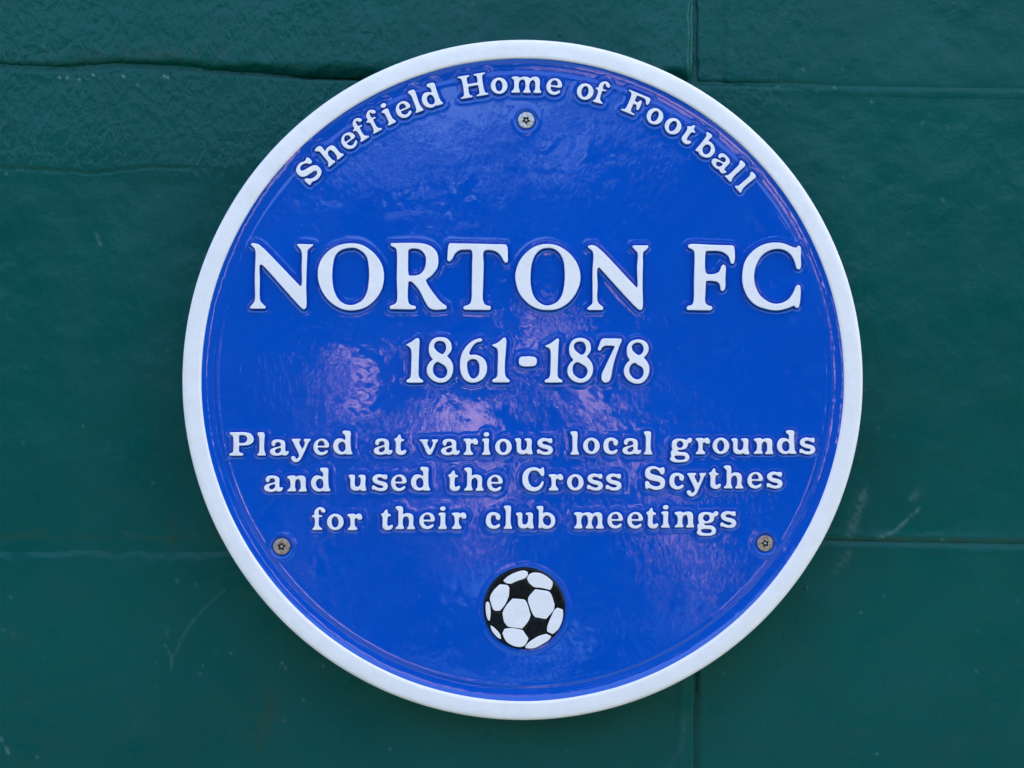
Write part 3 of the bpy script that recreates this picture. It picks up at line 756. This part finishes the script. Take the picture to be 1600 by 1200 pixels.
def sp_midleft(X, Y, H, dT, dB, dL, dR, nz):
    crack = np.interp(X, [-300, 0, 60, 100, 140, 170, 200, 240, 300, 340, 420], [258, 262, 265, 266, 271, 269, 264, 261, 262, 261, 262]) + 2.0 * fbm(X / 12, X / 31, 1, 2)
    d = Y - crack
    fade = 1 - sstep(260, 350, X)
    H = H + 0.8 * (1 - sstep(-5, 5, d)) * (0.35 + 0.65 * fade) 
    H = H - 2.0 * np.exp(-(d / 1.8) ** 2) * fade
    H = soft(H, dT, 6, 1.2, nz); H = soft(H, dR, 10, 4, nz)
    return soft(H, dB, 22, 2.6, nz)
def sp_midright(X, Y, H, dT, dB, dL, dR, nz):
    k = 1 - sstep(1180, 1330, X)
    H = H - k * 1.5 * (1 - sstep(1, 6, dT * nz)) - (1 - k) * 1.3 * (1 - sstep(0, 9, dT * nz))
    H = H + 1.8 * np.exp(-((dB - 9) / 9) ** 2) - 2.4 * (1 - sstep(0.5, 10, dB * nz))
    return soft(H, dL, 10, 4, nz)
def sp_botleft(X, Y, H, dT, dB, dL, dR, nz):
    H = soft(H, dT, 22, 3.2, nz)
    H = H + 1.6 * np.exp(-((dR - 22) / 7.0) ** 2) * nz - 1.0 * (1 - sstep(2, 16, dR))
    H = soft(H, dR, 6, 5, nz); return soft(H, dB, 10, 5, nz)
def sp_botright(X, Y, H, dT, dB, dL, dR, nz):
    H = H - 1.6 * (1 - sstep(1, 9, dT * nz))
    H = H + 1.0 * np.exp(-((dL - 9) / 5.0) ** 2)
    H = soft(H, dL, 6, 5, nz); return soft(H, dB, 10, 5, nz)
BL = 1430
for row in range(len(rows_y) - 1):
    if row in (1, 3) or (row > 3 and row % 2 == 1): x0 = 1083.0 if row == 1 else 1088.0
    else: x0 = 790.0
    if row == 0: x0 = 790.0
    xs = [x0 + BL * k for k in range(-3, 4)]
    for a, c in zip(xs[:-1], xs[1:]):
        sp = None
        if row == 1: sp = sp_topleft if a < 0 and c < 1200 and c > 1000 else (sp_topright if 1000 < a < 1200 else None)
        if row == 2: sp = sp_midleft if c < 800 and c > 700 else (sp_midright if 700 < a < 800 else None)
        if row == 3: sp = sp_botleft if 1000 < c < 1200 else (sp_botright if 1000 < a < 1200 else None)
        add_block(row, a, c, 0.0 if sp else random.uniform(-0.8, 0.8), sp)
# mortar, painted over with the blocks: a strip along every joint
mv, mq, mw_, off = [], [], [], 0
def strip(xs, ys_fun, w, hf):
    """bed joint: xs ticks, centre line, half width"""
    global off
    vs = np.linspace(-w, w, 13)
    XX, VV = np.meshgrid(xs, vs); YY = ys_fun(XX) + VV
    H = surf_base(XX, YY) + hf(XX, YY, VV)
    mv.append(to_world(XX, YY, H).reshape(-1, 3)); mq.append(grid_quads(*XX.shape, off)); mw_.append((XX.ravel(), YY.ravel())); off += XX.size
def hf_bed(row):
    def f(X, Y, V):
        if row == 2:      # the joint at the top of the picture
            base = np.where(X < 1083, np.interp(X, [-100, 0, 300, 520, 900, 1083], [-3.0, -2.8, -5.5, -14.0, -12, -5]),
                            np.interp(X, [1083, 1180, 1240, 1330, 1700], [-4.2, -3.0, -1.6, -1.2, -1.0]))
            crown = np.where(X > 1200, sstep(1190, 1300, X) * 2.4 * sstep(-10, 8, V), 0)
            tuck = np.where(X < 1083, 1.6 * sstep(-2, 8, V), 0)
            return base + crown + tuck - 0.004 * V * V * np.where(X > 1083, 1, 0)
        if row == 3:
            base = np.interp(X, [-100, 0, 520, 1088, 1300, 1500, 1700], [-2.2, -2.2, -2.2, -2.9, -3.0, -2.6, -2.6])
            slope = np.where(X > 1000, 3.9 * sstep(-6, 9, V), 0)
            return base + slope * 0.8
        return np.full_like(X, -1.8)
    return f
for row in range(1, len(rows_y) - 1):
    infr = row in (2, 3)
    strip(ticks(790 - 3 * BL, 790 + 4 * BL, -60, 1660, 4 if infr else 60, 60), rows_y[row], 13, hf_bed(row))
for row in range(len(rows_y) - 1):
    x0 = 1083.0 if row == 1 else (1088.0 if row % 2 == 1 else 790.0)
    for k in range(-2, 3):
        xj = x0 + BL * k
        y0, y1 = float(rows_y[row](np.array(xj))), float(rows_y[row + 1](np.array(xj)))
        infr = -60 < xj < 1660 and row in (1, 2, 3)
        ys = ticks(y0 - 6, y1 + 6, -60, 1260, 5 if infr else 60, 60)
        us = np.linspace(-13, 13, 13)
        UU, YY = np.meshgrid(us, ys); XX = xj + UU
        H = surf_base(XX, YY) - 5.0 - 0.01 * UU * UU + 0.4 * fbm(XX / 9, YY / 9, 2, 2)
        mv.append(to_world(XX, YY, H).reshape(-1, 3)); mq.append(grid_quads(*XX.shape, off)); mw_.append((XX.ravel(), YY.ravel())); off += XX.size
me = mesh_np('mortar', np.concatenate(mv), np.concatenate(mq))
if me.polygons[0].normal.y > 0: me.flip_normals()
ax = np.concatenate([a for a, _ in mw_]); ay = np.concatenate([a for _, a in mw_])
fattr(me, 'wear', wear_at(ax, ay)); fattr(me, 'stain_shade', stain_shade_at(ax, ay)); fattr(me, 'stipple', stipple_at(ax, ay))
me.materials.append(M_TEAL)
link(bpy.data.objects.new('mortar', me), wall)
# the solid blockwork behind the painted faces
def box_mesh(name, x0, x1, y0, y1, z0, z1, mat, bev=0.0):
    me = bpy.data.meshes.new(name)
    bm = bmesh.new(); bmesh.ops.create_cube(bm, size=1)
    bmesh.ops.scale(bm, vec=(x1 - x0, y1 - y0, z1 - z0), verts=bm.verts)
    bmesh.ops.translate(bm, vec=((x0 + x1) / 2, (y0 + y1) / 2, (z0 + z1) / 2), verts=bm.verts)
    if bev: bmesh.ops.bevel(bm, geom=bm.edges[:], offset=bev, segments=3, affect='EDGES')
    bm.to_mesh(me); bm.free(); me.materials.append(mat); return me
wx0, wx1 = (790 - 3 * BL - 800) * S * KW, (790 + 4 * BL - 820) * S * KW
wzt = ZC + (600 - TOPY) * S * KW
link(bpy.data.objects.new('wall_core', box_mesh('wall_core', wx0, wx1 - 0.2, 0.006, 0.20, -0.05, wzt, M_CORE)), wall)

# ------------------------------------------------------------------ ground
me = bpy.data.meshes.new('ground')
me.from_pydata([(-60, -60, 0), (60, -60, 0), (60, 60, 0), (-60, 60, 0)], [], [(0, 1, 2, 3)]); me.materials.append(M_GROUND)
gr = bpy.data.objects.new('ground', me); gr['kind'] = 'structure'; COL.objects.link(gr)

# ------------------------------------------------------------------ dark hedge behind the photographer, mirrored in the plaque
def hedge():
    rs = np.random.RandomState(4)
    HY = -7.0
    top = lambda x: 3.08 + 0.5 * fbm(x / 1.6 + 40, x * 0 + 3.3, 1, 4) + 0.55 * np.clip(np.abs(x + 0.3) / 2.5, 0, 1.4) - 0.15 * np.exp(-((x + 0.45) / 0.5) ** 2)
    n = 26000
    x = rs.uniform(-11, 11, n); t = rs.rand(n) ** 0.8
    z = 0.05 + t * (top(x) - 0.05)
    y = HY + 0.5 + 0.35 * fbm(x / 0.7, z / 0.7, 2, 3) - np.abs(rs.normal(0, 0.22, n)) - 0.25 * t ** 3
    s = rs.uniform(0.05, 0.10, n)
    a = rs.normal(size=(n, 3)); a /= np.linalg.norm(a, axis=1, keepdims=True)
    b_ = np.cross(a, rs.normal(size=(n, 3))); b_ /= np.linalg.norm(b_, axis=1, keepdims=True)
    c = np.stack([x, y, z], 1)
    A, B = a * s[:, None], b_ * s[:, None] * 0.5
    V = np.stack([c - A, c - B * 0.9, c + A, c + B], 1).reshape(-1, 3)
    q = np.arange(4 * n).reshape(-1, 4)
    me = mesh_np('foliage', V, q, smooth=False); me.materials.append(M_LEAF)
    h = empty('hedge', (0, HY, 0), 'tall dark green hedge standing opposite the wall', 'hedge')
    o = bpy.data.objects.new('foliage', me); link(o, h); o.matrix_parent_inverse = Matrix.Translation((0, -HY, 0)); o['kind'] = 'stuff'
    xs = np.linspace(-11, 11, 120); ts = np.linspace(0, 1, 24)
    XX, TT = np.meshgrid(xs, ts); tz = top(XX) - 0.35
    Z = TT * tz; Y_ = HY + 0.25 + 0.25 * fbm(XX / 0.6, Z / 0.6, 2, 3) - 0.3 * TT ** 4
    V1 = np.stack([XX, Y_, Z], -1).reshape(-1, 3); V2 = V1.copy(); V2[:, 1] = HY - 0.9
    me = mesh_np('inner_growth', np.concatenate([V1, V2]), np.concatenate([grid_quads(*XX.shape), grid_quads(*XX.shape, len(V1), True)])); me.materials.append(M_LEAF)
    o = bpy.data.objects.new('inner_growth', me); link(o, h); o.matrix_parent_inverse = Matrix.Translation((0, -HY, 0))
hedge()

# ------------------------------------------------------------------ the photographer, mirrored in the gloss paint
def skin_obj(name, chains, mat, parent, sub=2):
    """chains of (x, y, z, radius); the first point of a later chain may be an index into the list"""
    verts, edges, rad = [], [], []
    for ch in chains:
        prev = None
        for p in ch:
            if isinstance(p, int): prev = p; continue
            verts.append(p[:3]); rad.append(p[3] if len(p) == 4 else (p[3], p[4]))
            if prev is not None: edges.append((prev, len(verts) - 1))
            prev = len(verts) - 1
    me = bpy.data.meshes.new(name); me.from_pydata(verts, edges, [])
    o = bpy.data.objects.new(name, me); COL.objects.link(o)
    bpy.context.view_layer.objects.active = o
    md = o.modifiers.new('skin', 'SKIN'); md.use_smooth_shade = True
    if not me.skin_vertices: 
        bm = bmesh.new(); bm.from_mesh(me); bm.verts.layers.skin.verify(); bm.to_mesh(me); bm.free()
    for i_, r in enumerate(rad):
        me.skin_vertices[0].data[i_].radius = (r, r) if isinstance(r, float) else r
    me.skin_vertices[0].data[0].use_root = True
    ms = o.modifiers.new('sub', 'SUBSURF'); ms.levels = sub; ms.render_levels = sub
    dg = bpy.context.evaluated_depsgraph_get()
    m2 = bpy.data.meshes.new_from_object(o.evaluated_get(dg))
    o.modifiers.clear(); o.data = m2; m2.materials.clear(); m2.materials.append(mat)
    m2.polygons.foreach_set('use_smooth', [True] * len(m2.polygons))
    if parent is not None:
        o.parent = parent; o.matrix_parent_inverse = Matrix.Translation(parent.location).inverted()
    return o
yc = YF - D                           # camera plane
hx, hy, hz = -0.072, yc - 0.23, ZC - 0.116     # middle of the head
person = empty('person', (hx, hy - 0.05, 0), 'person in a blue top raising a phone, mirrored in the blue plaque', 'person')
sy_ = hy - 0.06
sh = ZC - 0.33                        # shoulders
# body: pelvis, spine, neck, arms, hands, legs as one surface
rw = (0.055, yc - 0.055, ZC + 0.005); lw = (-0.185, yc - 0.055, ZC - 0.045)
re_ = (0.200, yc - 0.17, ZC - 0.215); le = (-0.27, yc - 0.21, ZC - 0.275)
ch = [[(hx, sy_, 0.92, 0.15), (hx, sy_, 1.05, 0.13), (hx, sy_, 1.22, 0.13), (hx, sy_, sh - 0.06, 0.085), (hx, sy_ + 0.01, sh + 0.04, 0.05), (hx, hy, sh + 0.12, 0.050)]]
base_i = 3
def arm(side, sx_, el, wr):
    return [base_i, (hx + side * 0.12, sy_, sh - 0.05, 0.05), (sx_, sy_, sh - 0.07, 0.045),
            ((sx_ + el[0]) / 2, (sy_ + el[1]) / 2, (sh - 0.05 + el[2]) / 2, 0.045), (el[0], el[1], el[2], 0.028),
            (el[0] * .6 + wr[0] * .4, el[1] * .6 + wr[1] * .4, el[2] * .6 + wr[2] * .4, 0.026),
            (wr[0], wr[1], wr[2], 0.018)]
ch.append(arm(1, hx + 0.19, re_, rw)); ch.append(arm(-1, hx - 0.19, le, lw))
ch.append([0, (hx + 0.10, sy_, 0.84, 0.09), (hx + 0.11, sy_ + 0.01, 0.48, 0.062), (hx + 0.11, sy_ - 0.01, 0.12, 0.042), (hx + 0.115, sy_ + 0.10, 0.035, 0.035)])
ch.append([0, (hx - 0.10, sy_, 0.84, 0.09), (hx - 0.11, sy_ + 0.02, 0.48, 0.062), (hx - 0.11, sy_ - 0.03, 0.12, 0.042), (hx - 0.115, sy_ + 0.08, 0.035, 0.035)])
body_o = skin_obj('body', ch, M_SKIN, person, 2)
# hands: palm and five bent fingers holding the ends of the phone
def hand(wr, side):
    px_, py_, pz_ = wr
    k = -side                        # fingers reach back towards the phone
    pal = [[(px_, py_, pz_, 0.024), (px_ + k * 0.012, py_ + 0.012, pz_ + 0.028, 0.022), (px_ + k * 0.018, py_ + 0.018, pz_ + 0.055, 0.020)]]
    lens = [0.9, 1.0, 0.95, 0.75]
    for i_ in range(4):
        z_ = pz_ + 0.068 - i_ * 0.017; l = lens[i_]
        pal.append([2 if i_ < 2 else 1, (px_ + k * 0.016, py_ + 0.028, z_, 0.0098), (px_ + k * 0.012, py_ + 0.044, z_, 0.0092),
                    (px_ + k * (0.012 + 0.024 * l), py_ + 0.048, z_ - 0.002, 0.0086), (px_ + k * (0.012 + 0.042 * l), py_ + 0.046, z_ - 0.005, 0.0076)])
    pal.append([1, (px_ + k * 0.030, py_ + 0.004, pz_ + 0.030, 0.0115), (px_ + k * 0.046, py_ + 0.012, pz_ + 0.040, 0.0105), (px_ + k * 0.060, py_ + 0.018, pz_ + 0.048, 0.0085)])
    return skin_obj('hand', pal, M_SKIN, person, 2)
hand(rw, 1); hand(lw, -1)
# head
def make_head():
    bm = bmesh.new(); bmesh.ops.create_uvsphere(bm, u_segments=64, v_segments=48, radius=1)
    for v in bm.verts:
        x, y, z = v.co
        X_, Y_, Z_ = x * 0.058, y * 0.098, z * 0.122
        if z < 0: X_ *= 1 - 0.16 * (-z) ** 1.5; Y_ *= 1 - 0.10 * (-z)
        if y > 0:                                     # +y is the face
            f = lambda cx, cz, rx, rz: math.exp(-((X_ - cx) / rx) ** 2 - ((Z_ - cz) / rz) ** 2)
            Y_ += 0.024 * f(0, -0.022, 0.011, 0.018) * 1.0 + 0.010 * f(0, 0.004, 0.008, 0.02)
            Y_ -= 0.010 * (f(0.031, 0.006, 0.015, 0.010) + f(-0.031, 0.006, 0.015, 0.010))
            Y_ += 0.005 * (f(0.031, 0.005, 0.009, 0.006) + f(-0.031, 0.005, 0.009, 0.006))
            Y_ += 0.005 * f(0, 0.026, 0.045, 0.008)
            Y_ += 0.006 * f(0, -0.056, 0.022, 0.006) + 0.005 * f(0, -0.068, 0.018, 0.005) - 0.004 * f(0, -0.062, 0.022, 0.003)
            Y_ += 0.008 * f(0, -0.095, 0.020, 0.014)
        s_ = 1 if x > 0 else -1
        e = math.exp(-((Y_ + 0.005) / 0.014) ** 2 - ((Z_ + 0.008) / 0.028) ** 2)
        if abs(x) > 0.55: X_ += s_ * 0.018 * e
        v.co = (X_, Y_, Z_)
    me = bpy.data.meshes.new('head'); bm.to_mesh(me); bm.free(); me.materials.append(M_SKIN)
    me.polygons.foreach_set('use_smooth', [True] * len(me.polygons))
    return me
head = bpy.data.objects.new('head', make_head()); COL.objects.link(head)
head.location = (0, 0.05, hz); head.rotation_euler = (math.radians(8), 0, math.radians(-4)); head.parent = person
bm = bmesh.new(); bmesh.ops.create_uvsphere(bm, u_segments=64, v_segments=40, radius=1)
dl = [v for v in bm.verts if (v.co.z < 0.66 and v.co.y > -0.05) or v.co.z < -0.45]
bmesh.ops.delete(bm, geom=dl, context='VERTS')
rs = random.Random(2)
for v in bm.verts:
    x, y, z = v.co; r = 1.07 + 0.05 * math.sin(x * 23) * math.sin(z * 19) + rs.uniform(-.012, .012)
    v.co = (x * 0.062 * r, y * 0.102 * r - 0.004, z * 0.122 * r + 0.003)
me = bpy.data.meshes.new('hair'); bm.to_mesh(me); bm.free(); me.materials.append(M_HAIR)
md_ = bpy.data.objects.new('hair', me); COL.objects.link(md_); md_.parent = head
sm = md_.modifiers.new('thick', 'SOLIDIFY'); sm.thickness = 0.006
# jacket and trousers
jk = [[(hx, sy_, 0.90, 0.185), (hx, sy_, 1.05, 0.175), (hx, sy_, 1.22, 0.185), (hx, sy_, sh - 0.05, 0.15), (hx, sy_ - 0.004, sh + 0.03, 0.095), (hx, sy_ + 0.035, sh + 0.078, 0.072), (hx, hy, sh + 0.115, 0.066)]]
def sleeve(side, sx_, el): return [3, (hx + side * 0.13, sy_, sh - 0.03, 0.088), (sx_ + side * 0.01, sy_, sh - 0.06, 0.078), ((sx_ + el[0]) / 2, (sy_ + el[1]) / 2, (sh - 0.05 + el[2]) / 2, 0.066), (el[0] * .93 + sx_ * .07, el[1] - 0.01, el[2] - 0.004, 0.058)]
jk.append(sleeve(1, hx + 0.19, re_)); jk.append(sleeve(-1, hx - 0.19, le))
skin_obj('jacket', jk, M_DENIM, person, 2)
tr = [[(hx, sy_, 0.94, 0.17), (hx, sy_, 0.86, 0.16)]]
tr.append([1, (hx + 0.10, sy_, 0.80, 0.10), (hx + 0.11, sy_ + 0.01, 0.48, 0.078), (hx + 0.11, sy_ - 0.01, 0.09, 0.060)])
tr.append([1, (hx - 0.10, sy_, 0.80, 0.10), (hx - 0.11, sy_ + 0.02, 0.48, 0.078), (hx - 0.11, sy_ - 0.03, 0.09, 0.060)])
skin_obj('trousers', tr, M_CLOTH, person, 2)
for s_ in (1, -1):
    skin_obj('shoe', [[(hx + s_ * 0.113, sy_ - 0.04, 0.05, 0.045), (hx + s_ * 0.115, sy_ + 0.06, 0.042, 0.042), (hx + s_ * 0.118, sy_ + 0.15, 0.034, 0.034)]], M_CLOTH, person, 2)
phone = empty('phone', (-0.06, yc - 0.014, ZC + 0.022), 'black phone held sideways in both hands in front of the plaque', 'phone')
o = bpy.data.objects.new('shell', box_mesh('shell', -0.075, 0.075, -0.004, 0.004, -0.036, 0.036, M_PHONE, 0.003)); link(o, phone)
bm = bmesh.new(); bmesh.ops.create_cone(bm, cap_ends=True, segments=40, radius1=0.008, radius2=0.0075, depth=0.003)
bmesh.ops.rotate(bm, verts=bm.verts, cent=(0, 0, 0), matrix=Matrix.Rotation(math.radians(-90), 3, 'X'))
me = bpy.data.meshes.new('lens'); bm.to_mesh(me); bm.free(); me.materials.append(M_GLASS)
o = bpy.data.objects.new('lens', me); o.location = (0.060, 0.0052, -0.022); link(o, phone)
o = bpy.data.objects.new('lens', me); o.location = (0.060, 0.0052, 0.002); link(o, phone)
